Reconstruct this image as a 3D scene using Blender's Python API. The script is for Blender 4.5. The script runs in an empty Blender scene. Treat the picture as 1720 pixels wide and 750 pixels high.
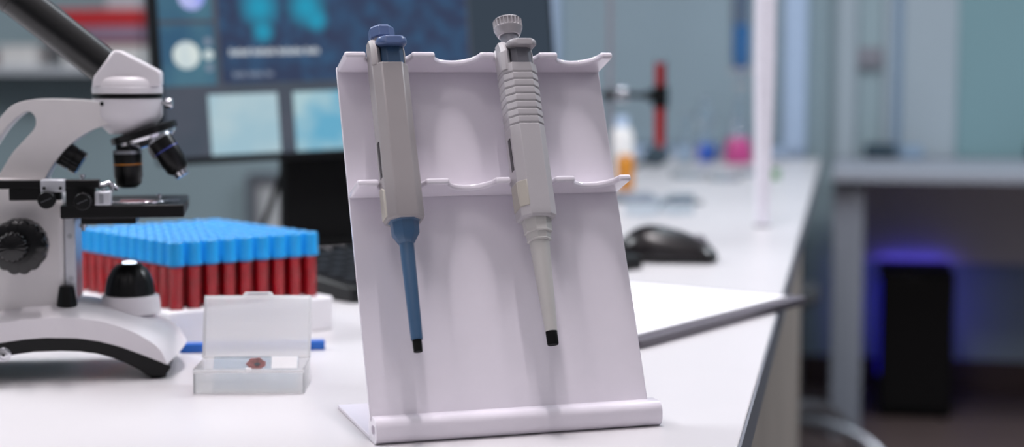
import bpy, bmesh, math, random
from math import sin, cos, pi, radians
from mathutils import Vector, Matrix, Euler
random.seed(7)
SC = bpy.context.scene
COL = SC.collection
TZ = 0.75                                   # bench top height

# ------------------------------------------------------------------ materials
def lin(c):
    f = lambda v: v / 12.92 if v <= .04045 else ((v + .055) / 1.055) ** 2.4
    return tuple(f(v / 255.0) for v in c) + (1.0,)

def mat(name, rgb, rough=.4, metal=0.0, spec=.5, var=.04, scale=60.0, bump=0.0, coat=0.0, sss=0.0):
    m = bpy.data.materials.new(name); m.use_nodes = True
    nt = m.node_tree; b = nt.nodes['Principled BSDF']
    c = lin(rgb)
    tc = nt.nodes.new('ShaderNodeTexCoord')
    nz = nt.nodes.new('ShaderNodeTexNoise'); nz.inputs['Scale'].default_value = scale; nz.inputs['Detail'].default_value = 3
    nt.links.new(tc.outputs['Object'], nz.inputs['Vector'])
    r = nt.nodes.new('ShaderNodeValToRGB')
    r.color_ramp.elements[0].position = .3; r.color_ramp.elements[1].position = .7
    r.color_ramp.elements[0].color = tuple(v * (1 - var) for v in c[:3]) + (1,)
    r.color_ramp.elements[1].color = tuple(min(1, v * (1 + var)) for v in c[:3]) + (1,)
    nt.links.new(nz.outputs['Fac'], r.inputs['Fac'])
    nt.links.new(r.outputs['Color'], b.inputs['Base Color'])
    b.inputs['Roughness'].default_value = rough
    b.inputs['Metallic'].default_value = metal
    b.inputs['Specular IOR Level'].default_value = spec
    b.inputs['Coat Weight'].default_value = coat
    if sss:
        b.inputs['Subsurface Weight'].default_value = sss
        b.inputs['Subsurface Radius'].default_value = (.006, .005, .005)
        b.inputs['Subsurface Scale'].default_value = 1
    if bump:
        bp = nt.nodes.new('ShaderNodeBump'); bp.inputs['Strength'].default_value = bump; bp.inputs['Distance'].default_value = .001
        nt.links.new(nz.outputs['Fac'], bp.inputs['Height']); nt.links.new(bp.outputs['Normal'], b.inputs['Normal'])
    return m

def glassy(name, rgb, clear=.9, rough=.03, ior=1.45, through=.5):
    """thin clear wall: tinted see-through with fresnel reflections"""
    m = bpy.data.materials.new(name); m.use_nodes = True
    nt = m.node_tree; nt.nodes.clear()
    out = nt.nodes.new('ShaderNodeOutputMaterial')
    tr = nt.nodes.new('ShaderNodeBsdfTransparent'); tr.inputs['Color'].default_value = lin(rgb)
    gl = nt.nodes.new('ShaderNodeBsdfGlossy'); gl.inputs['Roughness'].default_value = rough
    df = nt.nodes.new('ShaderNodeBsdfDiffuse'); df.inputs['Color'].default_value = lin(rgb)
    tl = nt.nodes.new('ShaderNodeBsdfTranslucent'); tl.inputs['Color'].default_value = lin(rgb)
    dt = nt.nodes.new('ShaderNodeMixShader'); dt.inputs['Fac'].default_value = through
    nt.links.new(df.outputs[0], dt.inputs[1]); nt.links.new(tl.outputs[0], dt.inputs[2])
    m1 = nt.nodes.new('ShaderNodeMixShader'); m1.inputs['Fac'].default_value = clear
    nt.links.new(dt.outputs[0], m1.inputs[1]); nt.links.new(tr.outputs[0], m1.inputs[2])
    lw = nt.nodes.new('ShaderNodeFresnel'); lw.inputs['IOR'].default_value = ior
    m2 = nt.nodes.new('ShaderNodeMixShader')
    nt.links.new(lw.outputs[0], m2.inputs['Fac']); nt.links.new(m1.outputs[0], m2.inputs[1]); nt.links.new(gl.outputs[0], m2.inputs[2])
    nt.links.new(m2.outputs[0], out.inputs['Surface'])
    return m

def glow(name, rgb, strength=1.0, rgb2=None, scale=20.0, spots=(), spot_rgb=(60, 170, 200), spot_r=.02, lo=.4, hi=.65):
    m = bpy.data.materials.new(name); m.use_nodes = True
    nt = m.node_tree; nt.nodes.clear()
    out = nt.nodes.new('ShaderNodeOutputMaterial'); em = nt.nodes.new('ShaderNodeEmission')
    em.inputs['Strength'].default_value = strength
    tc = nt.nodes.new('ShaderNodeTexCoord'); nz = nt.nodes.new('ShaderNodeTexNoise'); nz.inputs['Scale'].default_value = scale
    nz.inputs['Detail'].default_value = 2
    nt.links.new(tc.outputs['Object'], nz.inputs['Vector'])
    r = nt.nodes.new('ShaderNodeValToRGB'); r.color_ramp.elements[0].position = lo; r.color_ramp.elements[1].position = hi
    r.color_ramp.elements[0].color = lin(rgb); r.color_ramp.elements[1].color = lin(rgb2 or rgb)
    nt.links.new(nz.outputs['Fac'], r.inputs['Fac'])
    cur = r.outputs['Color']
    for (x, z, rr) in spots:
        vm = nt.nodes.new('ShaderNodeVectorMath'); vm.operation = 'DISTANCE'; vm.inputs[1].default_value = (x, 0, z)
        nt.links.new(tc.outputs['Object'], vm.inputs[0])
        mr = nt.nodes.new('ShaderNodeMapRange'); mr.inputs['From Min'].default_value = rr; mr.inputs['From Max'].default_value = rr * .2
        nt.links.new(vm.outputs['Value'], mr.inputs['Value'])
        mx = nt.nodes.new('ShaderNodeMixRGB'); mx.inputs['Color2'].default_value = lin(spot_rgb)
        nt.links.new(mr.outputs['Result'], mx.inputs['Fac']); nt.links.new(cur, mx.inputs['Color1'])
        cur = mx.outputs['Color']
    nt.links.new(cur, em.inputs['Color']); nt.links.new(em.outputs[0], out.inputs['Surface'])
    return m

M = {}
M['acrylic'] = mat('white_acrylic', (234, 228, 237), .16, spec=.5, var=.01)
M['bench'] = mat('white_laminate', (203, 200, 202), .35, var=.01, scale=8)
M['bench_edge'] = mat('bench_edge_band', (112, 114, 122), .5)
M['bench_side'] = mat('bench_side_panel', (158, 148, 140), .6, scale=6, var=.08)
M['white_paint'] = mat('white_enamel', (222, 218, 222), .35, var=.01)
M['white_satin'] = mat('white_satin_plastic', (216, 212, 212), .45, var=.015)
M['pip_grey'] = mat('warm_grey_plastic', (160, 154, 155), .42, var=.015)
M['pip_white'] = mat('pale_grey_plastic', (184, 180, 183), .42, var=.015)
M['pip_beige'] = mat('beige_plastic', (186, 180, 170), .5, var=.015)
M['pip_nozzle'] = mat('off_white_plastic', (194, 191, 188), .4, var=.015)
M['blue'] = mat('slate_blue_plastic', (64, 94, 126), .32, var=.02)
M['blue_lt'] = mat('light_slate_blue_plastic', (84, 104, 146), .3, var=.02)
M['grey_mid'] = mat('mid_grey_plastic', (128, 128, 136), .4, var=.03)
M['grey_lt'] = mat('light_grey_plastic', (168, 164, 168), .35, var=.02)
M['grey_dk'] = mat('dark_grey_plastic', (78, 80, 84), .45)
M['black'] = mat('black_plastic', (8, 8, 9), .32, var=.1, spec=.3)
M['black_gloss'] = mat('gloss_black', (6, 6, 7), .16, var=.1, spec=.5)
M['black_satin'] = mat('satin_black_metal', (7, 7, 8), .34, var=.1, spec=.3)
M['eyepiece'] = mat('eyepiece_black', (4, 4, 5), .32, var=.1, spec=.6)
M['black_matte'] = mat('matte_black', (9, 9, 10), .65, var=.1, spec=.15)
M['chrome'] = mat('chrome', (215, 215, 220), .15, metal=1.0, var=.02)
M['steel'] = mat('brushed_steel', (170, 172, 178), .35, metal=.9, var=.05)
M['alu'] = mat('pale_aluminium', (200, 202, 208), .35, metal=.4, var=.03)
M['orange'] = mat('orange_ring', (190, 120, 40), .4)
M['navy_ring'] = mat('navy_ring', (50, 60, 130), .4)
M['cap'] = mat('sky_blue_cap', (34, 160, 230), .3, var=.03)
M['cap_core'] = mat('grey_rubber_stopper', (168, 156, 166), .5)
M['blood'] = mat('dark_red_blood', (215, 0, 30), .2, var=.2, scale=45, coat=.2)
M['tube_glass'] = glassy('clear_tube_wall', (255, 252, 253), 1.0, .04, 1.28)
M['glass'] = glassy('clear_glass', (240, 246, 250), .92, .03, 1.3)
M['frost'] = glassy('frosted_polypropylene', (254, 254, 254), .66, .3, 1.15, .75)
M['frost_lid'] = glassy('frosted_lid', (255, 255, 255), .34, .3, 1.15, .55)
M['rack_white'] = mat('white_rack_plastic', (246, 244, 246), .4, var=.01)
M['label_white'] = mat('white_label', (250, 250, 250), .6, var=.01)
M['pink'] = mat('pink_tissue', (230, 150, 140), .5, var=.3, scale=300)
M['strip_blue'] = mat('royal_blue_plastic', (22, 98, 190), .4)
M['bezel'] = mat('black_bezel', (10, 11, 13), .4, spec=.25)
M['mouse'] = mat('mouse_black', (16, 12, 15), .26, spec=.45)
M['key'] = mat('key_black', (22, 22, 27), .5, spec=.3)
M['paper'] = mat('white_paper', (238, 236, 240), .8, var=.015)
M['board'] = mat('dark_grey_board', (88, 82, 90), .4)
M['pole'] = mat('pale_lavender_pole', (232, 230, 240), .4)
M['frame_blue'] = mat('pale_blue_frame', (176, 196, 222), .5)
M['wall'] = mat('grey_teal_wall', (146, 164, 170), .8, var=.03, scale=2)
M['wall_light'] = mat('light_grey_wall_panel', (158, 170, 178), .75, var=.02, scale=2)
M['wall_teal'] = mat('teal_grey_wall_panel', (118, 150, 156), .75, var=.02, scale=2)
M['wall_blue'] = mat('blue_grey_panel', (128, 150, 172), .7, var=.02)
M['cab_pale'] = mat('pale_cabinet', (190, 192, 194), .6)
M['cab_frame'] = mat('slate_cabinet_frame', (92, 96, 104), .6)
M['pane'] = mat('hazy_pane', (146, 164, 174), .3, var=.04, scale=3)
M['floor'] = mat('brown_vinyl_floor', (86, 72, 70), .5, var=.12, scale=4)
M['skirt'] = mat('dark_brown_skirting', (62, 46, 44), .6)
M['desk'] = mat('grey_desk_top', (150, 154, 164), .5)
M['desk_back'] = mat('pale_desk_back', (214, 210, 214), .6)
M['desk_leg'] = mat('grey_desk_panel', (138, 142, 152), .6)
M['red_lid'] = mat('bright_red_plastic', (200, 34, 40), .45)
M['maroon'] = mat('maroon_contents', (120, 20, 44), .5)
M['haze_box'] = mat('cloudy_lilac_plastic', (150, 130, 152), .4, var=.15, scale=12)
M['shelf_white'] = mat('white_shelf_board', (196, 200, 206), .5)
M['carton'] = mat('white_card_box', (226, 224, 222), .7)
M['red_liquid'] = mat('red_liquid', (200, 10, 20), .2, coat=.5)
M['amber'] = mat('amber_glass', (206, 134, 40), .2, coat=.5)
M['blue_liquid'] = mat('blue_liquid', (2, 92, 196), .25)
M['deep_blue_liquid'] = mat('deep_blue_liquid', (0, 100, 160), .25)
M['pink_liquid'] = mat('magenta_liquid', (206, 44, 128), .25)
M['teal_dark'] = mat('dark_teal_plastic', (40, 60, 72), .4)
M['green'] = mat('green_plastic', (90, 140, 90), .5)
M['lens'] = glow('lit_lamp_lens', (225, 240, 255), 2.6)
M['led_blue'] = glow('blue_led', (30, 24, 230), .8)
M['led_back'] = glow('violet_led', (96, 84, 255), 6.0)
E_S = 1.13
M['s_bg'] = glow('screen_slate', (74, 82, 94), E_S, (82, 86, 98), 12)
M['s_side'] = glow('screen_dark_slate', (58, 68, 80), E_S)
M['s_main'] = glow('screen_navy_scan', (56, 66, 92), E_S, (58, 92, 126), 38, [(.155, .215, .035), (.158, .18, .02), (.225, .215, .035), (.24, .195, .02)], (44, 150, 182), hi=.8)
M['s_tile'] = glow('screen_teal_tile', (58, 92, 120), E_S, (84, 124, 140), 9)
M['s_disc'] = glow('screen_pale_disc', (212, 222, 220), E_S, (190, 206, 214), 30)
M['s_violet'] = glow('screen_violet_disc', (196, 200, 240), E_S, (150, 160, 236), 30)
M['s_light'] = glow('screen_cyan_tile', (174, 198, 207), E_S, (158, 190, 204), 14)
M['s_cyan'] = glow('screen_blue_tile', (170, 200, 208), E_S, (104, 170, 200), 13, lo=.4, hi=.62)
M['s_text'] = glow('screen_text', (196, 204, 212), E_S)
M['s_text_dim'] = glow('screen_text_dim', (130, 140, 158), E_S)

# ------------------------------------------------------------------ helpers
def tag(o, label=None, cat=None, group=None, kind=None):
    if label: o['label'] = label
    if cat: o['category'] = cat
    if group: o['group'] = group
    if kind: o['kind'] = kind
    return o

def thing(name, label, cat, mtx=None, loc=(0, 0, 0), rz=0.0, group=None):
    o = bpy.data.objects.new(name, None); COL.objects.link(o); o.empty_display_size = .02
    if mtx is not None: o.matrix_world = mtx
    else: o.location = loc; o.rotation_euler = (0, 0, rz)
    return tag(o, label, cat, group)

class MB:
    def __init__(s): s.bm = bmesh.new(); s.mi = 0
    def _f(s, vs):
        try:
            f = s.bm.faces.new(vs); f.material_index = s.mi; return f
        except ValueError: return None
    def v(s, p): return s.bm.verts.new(p)
    def box(s, lo, hi, mtx=None):
        P = [Vector((x, y, z)) for z in (lo[2], hi[2]) for y in (lo[1], hi[1]) for x in (lo[0], hi[0])]
        if mtx is not None: P = [mtx @ p for p in P]
        V = [s.v(p) for p in P]
        for q in ((0, 2, 3, 1), (4, 5, 7, 6), (0, 1, 5, 4), (2, 6, 7, 3), (0, 4, 6, 2), (1, 3, 7, 5)): s._f([V[i] for i in q])
        return s
    def loft(s, rings, cap=True, closed=True):
        R = [[s.v(p) for p in r] for r in rings]
        n = len(R[0])
        for a, b in zip(R, R[1:]):
            for i in range(n if closed else n - 1):
                j = (i + 1) % n
                s._f([a[i], a[j], b[j], b[i]])
        if cap and closed:
            s._f(list(reversed(R[0]))); s._f(R[-1])
        return s
    def lathe(s, prof, mtx=None, seg=32, cap=True, mod=None):
        """prof: list of (r, z); axis = local z"""
        rings = []
        for k, (r, z) in enumerate(prof):
            ring = []
            for i in range(seg):
                a = 2 * pi * i / seg
                rr = r * (mod(k, i, seg) if mod else 1)
                p = Vector((rr * cos(a), rr * sin(a), z))
                ring.append(mtx @ p if mtx is not None else p)
            rings.append(ring)
        return s.loft(rings, cap)
    def prism(s, poly, d0, d1, fr):
        """poly 2D list; fr(x, y, d) -> 3D"""
        return s.loft([[Vector(fr(x, y, d0)) for x, y in poly], [Vector(fr(x, y, d1)) for x, y in poly]])
    def ring_prism(s, outer, inner, d0, d1, fr):
        n = len(outer)
        A = [[s.v(fr(x, y, d)) for x, y in L] for d in (d0, d1) for L in (outer, inner)]
        for i in range(n):
            j = (i + 1) % n
            s._f([A[0][i], A[0][j], A[2][j], A[2][i]]); s._f([A[1][j], A[1][i], A[3][i], A[3][j]])
            s._f([A[0][j], A[0][i], A[1][i], A[1][j]]); s._f([A[2][i], A[2][j], A[3][j], A[3][i]])
        return s
    def tube(s, path, r, seg=12, cap=True):
        pts = [Vector(p) for p in path]
        rings = []; prev = None
        for i, p in enumerate(pts):
            t = (pts[min(i + 1, len(pts) - 1)] - pts[max(i - 1, 0)]).normalized()
            if prev is None:
                u = t.orthogonal().normalized()
            else:
                u = (prev - t * prev.dot(t)).normalized()
            prev = u; w = t.cross(u)
            rr = r[i] if isinstance(r, (list, tuple)) else r
            rings.append([p + (u * cos(2 * pi * k / seg) + w * sin(2 * pi * k / seg)) * rr for k in range(seg)])
        return s.loft(rings, cap)
    def build(s, name, m, parent=None, bevel=0.0, smooth=True, segs=2, sub=0, ang=40):
        bmesh.ops.recalc_face_normals(s.bm, faces=s.bm.faces[:])
        me = bpy.data.meshes.new(name); s.bm.to_mesh(me); s.bm.free()
        for mm in (m if isinstance(m, (list, tuple)) else [m]): me.materials.append(mm)
        o = bpy.data.objects.new(name, me); COL.objects.link(o)
        if parent is not None: o.parent = parent
        if smooth:
            for p in me.polygons: p.use_smooth = True
            me.set_sharp_from_angle(angle=radians(ang))
        if bevel:
            b = o.modifiers.new('bevel', 'BEVEL'); b.width = bevel; b.segments = segs; b.limit_method = 'ANGLE'; b.angle_limit = radians(35)
            b.harden_normals = False
        if sub:
            q = o.modifiers.new('sub', 'SUBSURF'); q.levels = sub; q.render_levels = sub
        return o

def axis(p, d, roll=0.0):
    """matrix with local z along d, origin p"""
    q = Vector(d).to_track_quat('Z', 'Y')
    return Matrix.Translation(Vector(p)) @ q.to_matrix().to_4x4() @ Matrix.Rotation(roll, 4, 'Z')

def smooth_path(pts, n=6):
    P = [Vector(p) for p in pts]; out = []
    for i in range(len(P) - 1):
        p0, p1, p2, p3 = P[max(i - 1, 0)], P[i], P[i + 1], P[min(i + 2, len(P) - 1)]
        for k in range(n):
            t = k / n
            out.append(.5 * ((2 * p1) + (-p0 + p2) * t + (2 * p0 - 5 * p1 + 4 * p2 - p3) * t * t + (-p0 + 3 * p1 - 3 * p2 + p3) * t ** 3))
    out.append(P[-1]); return out

def curve2(pts, n=6): return [(p.x, p.y) for p in smooth_path([(x, y, 0) for x, y in pts], n)]
def interp(tab, x):
    if x <= tab[0][0]: return tab[0][1]
    for (a, b), (c, d) in zip(tab, tab[1:]):
        if x <= c: return b + (d - b) * (x - a) / (c - a)
    return tab[-1][1]

ORD = 'first second third fourth fifth sixth seventh eighth ninth tenth eleventh'.split()

# ------------------------------------------------------------------ room frame
RR = radians(11.4)
RW = Vector((cos(RR), -sin(RR), 0)); RD = Vector((sin(RR), cos(RR), 0))
ROOM = Matrix.Rotation(-RR, 4, 'Z')                     # local x = across, local y = deep
def rm(a, b, z=0.0): return RW * a + RD * b + Vector((0, 0, z))
def structure(name, mb, m, bevel=0.0):
    o = mb.build(name, m, None, bevel); o.matrix_world = ROOM
    return tag(o, kind='structure')

WB = 5.35
structure('floor', MB().box((-4.2, -1.5, -.1), (4.2, WB + .15, 0)), M['floor'])
wb = structure('wall_back', MB().box((-4.2, WB, 0), (4.2, WB + .12, 3.2)), M['wall'])
structure('wall_left', MB().box((-4.2, -1.5, 0), (-4.08, WB, 3.2)), M['wall'])
structure('wall_right', MB().box((4.08, -1.5, 0), (4.2, WB, 3.2)), M['wall'])
structure('baseboard_back', MB().box((-4.08, WB - .018, 0), (4.08, WB, .1)), M['skirt'], .004)
# glazed bay behind the bench: posts, pane
w1 = structure('window_1', MB().box((-.98, WB - .03, .78), (-.13, WB, 2.6)), M['pane'])
fr = MB()
fr.box((-.980, WB - .06, .70), (-.915, WB, 2.7)); fr.box((-.195, WB - .06, .70), (-.120, WB, 2.7)); fr.box((-.98, WB - .06, 2.6), (-.12, WB, 2.7)); fr.box((-.98, WB - .06, .70), (-.12, WB, .77))
o = fr.build('window_frame', M['frame_blue'], w1, .006)
# panels on the wall to the right of the bay
for k, (a0, a1, z0, z1, mm, th) in enumerate([(-.03, .035, .74, 2.7, 'wall_light', .05), (.035, .115, .74, 2.7, 'wall', .03),
                                        (.115, .145, .74, 2.7, 'wall_light', .04), (.145, .170, .74, 2.7, 'wall_blue', .045), (.17, .34, .74, 1.47, 'wall_light', .03),
                                        (.34, .62, .74, 1.47, 'wall_teal', .03), (.17, 2.0, 1.47, 1.53, 'wall', .06)]):
    structure('trim_%d' % (k + 1), MB().box((a0, WB - th, z0), (a1, WB, z1)), M[mm], .004)
cab = thing('storage_cabinet', 'low pale cabinet with dark grey frame, seen under the monitor', 'cabinet', ROOM.copy())
MB().box((-1.95, WB - .05, 0), (-1.20, WB - .001, .63)).build('body', M['cab_pale'], cab, .004)
fr = MB(); fr.box((-1.985, WB - .065, 0), (-1.95, WB - .001, .665)); fr.box((-1.20, WB - .065, 0), (-1.165, WB - .001, .665)); fr.box((-1.95, WB - .065, .63), (-1.20, WB - .001, .665))
fr.build('frame', M['cab_frame'], cab, .004)

# ------------------------------------------------------------------ bench
BE = -.068
bench = thing('lab_bench', 'long white laminate lab bench carrying the pipette rack and microscope', 'bench', ROOM.copy())
poly = [(BE, .62), (BE, 5.0), (-.87, 5.0), (-.87, 1.81), (-2.2, 1.81), (-2.2, .62)]
MB().prism(poly, TZ - .03, TZ, lambda x, y, d: (x, y, d)).build('bench_top', M['bench'], bench, .0015)
eb = MB(); eb.box((BE + .0002, .62, TZ - .030), (BE + .0022, 5.0, TZ - .0012)); eb.build('edge_band', M['bench_edge'], bench)
MB().box((BE - .026, .72, 0), (BE - .001, 2.85, TZ - .031)).build('side_panel', M['bench_side'], bench, .002)
for (a, b) in ((-2.15, .70), (-2.15, 1.75), (-.85, 4.93), (-.14, 4.93), (-.85, 2.4), (-.14, 3.0)):
    MB().box((a - .025, b - .025, 0), (a + .025, b + .025, TZ - .031)).build('leg', M['desk_leg'], bench, .003)

# ------------------------------------------------------------------ pipette rack
PSI, PHI = .3051, .4161
RK = Matrix.Translation((-.0928, 1.11, TZ)) @ Matrix.Rotation(PSI, 4, 'Z')
rack = thing('pipette_rack', 'white acrylic pipette stand with two scalloped shelves holding two pipettes', 'pipette rack', RK)
UL, UR = 0.0, .2115
V0, W0 = .0142, .0172
PL, PR = -.001, .2055
# base sheet lying on the bench
MB().box((UL, .020, 0.0), (UR, .133, .0030)).build('base_plate', M['acrylic'], rack, .0006)
# rolled front fold
def rrect(x0, x1, y0, y1, r, n=6):
    P = []
    for cx, cy, a0 in ((x1 - r, y1 - r, 0), (x0 + r, y1 - r, pi / 2), (x0 + r, y0 + r, pi), (x1 - r, y0 + r, 3 * pi / 2)):
        for k in range(n): P.append((cx + r * cos(a0 + k * pi / 2 / (n - 1)), cy + r * sin(a0 + k * pi / 2 / (n - 1))))
    return P
MB().ring_prism(rrect(0, .0245, 0, .0178, .0066), rrect(.0052, .0150, .0052, .0122, .0028), UL, UR, lambda x, y, d: (d, x, y)).build('front_fold', M['acrylic'], rack, .0005)
# leaning back panel; panel frame: x = u, z = up the panel, y = behind it
PM = Matrix.Translation((0, V0, W0)) @ Matrix.Rotation(-PHI, 4, 'X')
S1, S2, LL, TH = .2590, .1603, .0325, .0048
p = MB().box((PL, 0, -.002), (PR, .0032, S1 + TH)).build('back_panel', M['acrylic'], rack, .0006); p.matrix_local = PM
CUTS = [.0318, .0835, .1295, .1787]
def shelf_outline(r=.0172, n=18):
    P = [(PL, 0), (PR, 0), (PR, LL)]
    for c in reversed(CUTS):
        P.append((c + r, LL))
        for k in range(1, n): P.append((c + r * cos(pi * k / n), LL - r * sin(pi * k / n)))
        P.append((c - r, LL))
    P.append((PL, LL)); return P
for s in (S1, S2):
    sh = MB().prism(shelf_outline(), s, s + TH, lambda x, y, d: (x, -y, d - .0018 * y / LL)).build('shelf', M['acrylic'], rack, .0017, segs=4, ang=30); sh.matrix_local = PM
PANEL = RK @ PM

def octo(w, d, c, a, dy=0.0, dx=0.0):
    """octagon ring: width w (x), depth d (y), chamfer c, at height a"""
    x, y = w / 2, d / 2
    return [Vector((px + dx, py + dy, a)) for px, py in ((-x + c, -y), (x - c, -y), (x, -y + c), (x, y - c), (x - c, y), (-x + c, y), (-x, y - c), (-x, -y + c))]

def pipette_frame(u, n): return PANEL @ Matrix.Translation((u, -n, .037))
# local z = 0 at the tip end; A(t) converts the panel height t to local z
A = lambda t: t - .037

# ---- blue pipette
bp = thing('pipette', 'grey pipette with slate blue push button, nozzle and shaft in the rack', 'pipette', pipette_frame(.0295, .0330))
W, D, C = .0268, .0262, .0058
b = MB()
b.loft([octo(W - .001, D - .001, C, A(.1307)), octo(W, D, C, A(.1325)), octo(W, D, C, A(.160)), octo(W - .0006, D - .0006, C, A(.20)), octo(W, D, C, A(.2478))])
b.build('body', M['pip_grey'], bp, .0007)
b = MB()                                        # shell that rises behind the recess
b.loft([octo(.0068, .0176, .0026, A(.2470), -.0016, -W / 2 + .0035), octo(.0068, .0176, .0026, A(.2600), -.0016, -W / 2 + .0035), octo(.0060, .0120, .0020, A(.2685), .0012, -W / 2 + .0034)])
b.loft([octo(.0026, .0110, .0010, A(.2470), .0016, W / 2 - .0014), octo(.0026, .0110, .0010, A(.2600), .0016, W / 2 - .0014), octo(.0026, .0090, .0010, A(.2650), .0024, W / 2 - .0014)])
b.loft([octo(W - .0014, .0100, .0048, A(.2470), D / 2 - .0053), octo(W - .0014, .0100, .0048, A(.2668), D / 2 - .0053), octo(W - .006, .0085, .004, A(.2700), D / 2 - .0055)])
b.build('shell', M['pip_grey'], bp, .0009)
b = MB(); b.loft([octo(.0165, .0180, .0036, A(.2470), -.0017, .0026), octo(.0165, .0180, .0036, A(.2650), -.0017, .0026)]); b.build('core', M['blue'], bp, .0005)
def hook_mesh(w, y0, y1, z, th, droop, dx=0.0):
    """rounded finger hook reaching forward (-y)"""
    rings = []
    N = 11
    for i in range(N):
        t = i / (N - 1); y = y0 + (y1 - y0) * t
        zz = z + droop * t * t
        ww = w * (1 if t < .65 else math.sqrt(max(.30, 1 - ((t - .65) / .41) ** 2)))
        hh = th * (.85 + .15 * t)
        rings.append([Vector((x * ww / 2 + dx, y, zz + q * hh / 2)) for x, q in ((-1, -.5), (-.88, -1), (.88, -1), (1, -.5), (1, .5), (.88, 1), (-.88, 1), (-1, .5))])
    return MB().loft(rings)
hook_mesh(.0222, .002, -.0185, A(.2650), .0066, -.0022, .0020).build('finger_hook', M['blue_lt'], bp, .0014, segs=3)
MB().lathe([(.0070, A(.2640)), (.0070, A(.2755))], Matrix.Translation((-.001, .004, 0))).build('collar', M['grey_lt'], bp, .0004)
b = MB()
r8 = lambda r, a: [Vector((r * cos(pi / 8 + k * pi / 4) - .001, r * sin(pi / 8 + k * pi / 4) + .004, a)) for k in range(8)]
b.loft([r8(.0098, A(.2725)), r8(.0098, A(.2796)), r8(.0088, A(.2812)), r8(.0066, A(.2818))]); b.build('push_button', M['blue_lt'], bp, .0004, smooth=False)
MB().box((-W / 2 - .0003, -.0042, A(.163)), (-W / 2 + .001, .0010, A(.1895))).build('volume_window', M['black'], bp)
b = MB(); b.loft([octo(.0026, .0140, .0010, A(.1330), 0, -W / 2 + .0004), octo(.0026, .0140, .0010, A(.1525), 0, -W / 2 + .0004), octo(.0026, .006, .0010, A(.1560), .003, -W / 2 + .0004)])
b.build('ejector_slide', M['pip_beige'], bp, .0004)
b = MB(); b.loft([octo(.0218, .0210, .006, A(.1320)), octo(.0218, .0210, .006, A(.1305)), octo(.0192, .0190, .0055, A(.1298)), octo(.0186, .0186, .0055, A(.1212)), octo(.0104, .0104, .0030, A(.1142))])
b.build('nozzle', M['blue'], bp, .0004)
MB().lathe([(.0052, A(.1150)), (.0050, A(.10)), (.0042, A(.0460)), (.0040, A(.0450))], seg=24).build('shaft', M['blue'], bp)
MB().lathe([(.0033, A(.0455)), (.0033, A(.0400)), (.0031, A(.0365))], seg=20).build('tip_cone', M['black_matte'], bp)

# ---- white pipette
wp = thing('pipette', 'pale grey pipette with ribbed grip and knurled dial knob in the rack', 'pipette', pipette_frame(.1272, .0330))
W, D, C = .0266, .0260, .0058
b = MB(); L = []
L += [octo(W - .002, D - .002, C, A(.1290)), octo(W, D, C, A(.1304)), octo(W, D, C, A(.135)), octo(W, D, C, A(.1990))]
for k in range(8):
    a = .1996 + k * .00574
    L += [octo(W - .0011, D - .0011, C, A(a)), octo(W - .0011, D - .0011, C, A(a + .0004)), octo(W + .0001, D + .0001, C, A(a + .0013)), octo(W - .0001, D - .0001, C, A(a + .0052))]
L += [octo(W - .0004, D - .0004, C, A(.2478))]
b.loft(L); b.build('body', M['pip_white'], wp, .0003)
b = MB()
b.loft([octo(.0072, .0176, .0026, A(.2430), -.0018, -W / 2 + .0030), octo(.0072, .0176, .0026, A(.2575), -.0018, -W / 2 + .0030), octo(.0066, .0174, .0026, A(.2585), -.0017, -W / 2 + .0035), octo(.0062, .0125, .0020, A(.2670), .0006, -W / 2 + .0035)])
b.loft([octo(.0024, .0110, .0010, A(.2470), .0016, W / 2 - .0013), octo(.0024, .0110, .0010, A(.2590), .0016, W / 2 - .0013), octo(.0024, .0090, .0010, A(.2640), .0024, W / 2 - .0013)])
b.loft([octo(W - .0002, .0100, .0048, A(.2470), D / 2 - .0053), octo(W - .0002, .0100, .0048, A(.2650), D / 2 - .0053), octo(W - .006, .0085, .004, A(.2680), D / 2 - .0055)])
b.build('shell', M['pip_white'], wp, .0011, segs=3)
b = MB(); b.loft([octo(.0160, .0176, .0036, A(.2470), -.0017, .0026), octo(.0160, .0176, .0036, A(.2630), -.0017, .0026)]); b.build('core', M['grey_mid'], wp, .0005)
hook_mesh(.0222, .002, -.0185, A(.2638), .0054, -.0020, .0026).build('finger_hook', M['grey_lt'], wp, .0012, segs=3)
kx = Matrix.Translation((-.0010, .004, 0))
MB().lathe([(.0066, A(.2650)), (.0066, A(.2790))], kx).build('stem', M['grey_mid'], wp)
b = MB(); KZ = -.0022
prof = [(.0066, A(.2792 + KZ)), (.0074, A(.2780 + KZ)), (.0084, A(.2784 + KZ)), (.0106, A(.2832 + KZ)), (.0109, A(.2846 + KZ)), (.0109, A(.2855 + KZ)), (.0109, A(.2900 + KZ)), (.0108, A(.2906 + KZ)), (.0095, A(.2918 + KZ)), (.0055, A(.2926 + KZ)), (.001, A(.2928 + KZ))]
b.lathe(prof, kx, 88, mod=lambda k, i, n: (.89 if (i % 4) in (0, 1) else 1.0) if k in (5, 6) else 1.0)
b.build('dial_knob', M['grey_lt'], wp, ang=25)
MB().box((-W / 2 - .0003, -.0042, A(.1665)), (-W / 2 + .001, .0010, A(.1910))).build('volume_window', M['black'], wp)
cm = Matrix.Translation((-W / 2 + C / 2, -D / 2 + C / 2, 0)) @ Matrix.Rotation(-pi / 4, 4, 'Z')
MB().box((-W / 2 - .0005, -.0070, A(.1365)), (-W / 2 + .001, .0070, A(.1562))).build('ejector_slide', M['pip_beige'], wp, .0004)
MB().box((-.0040, -.0005, A(.1370)), (.0040, .001, A(.1562)), cm).build('grip_patch', M['pip_beige'], wp, .0004)
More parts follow.
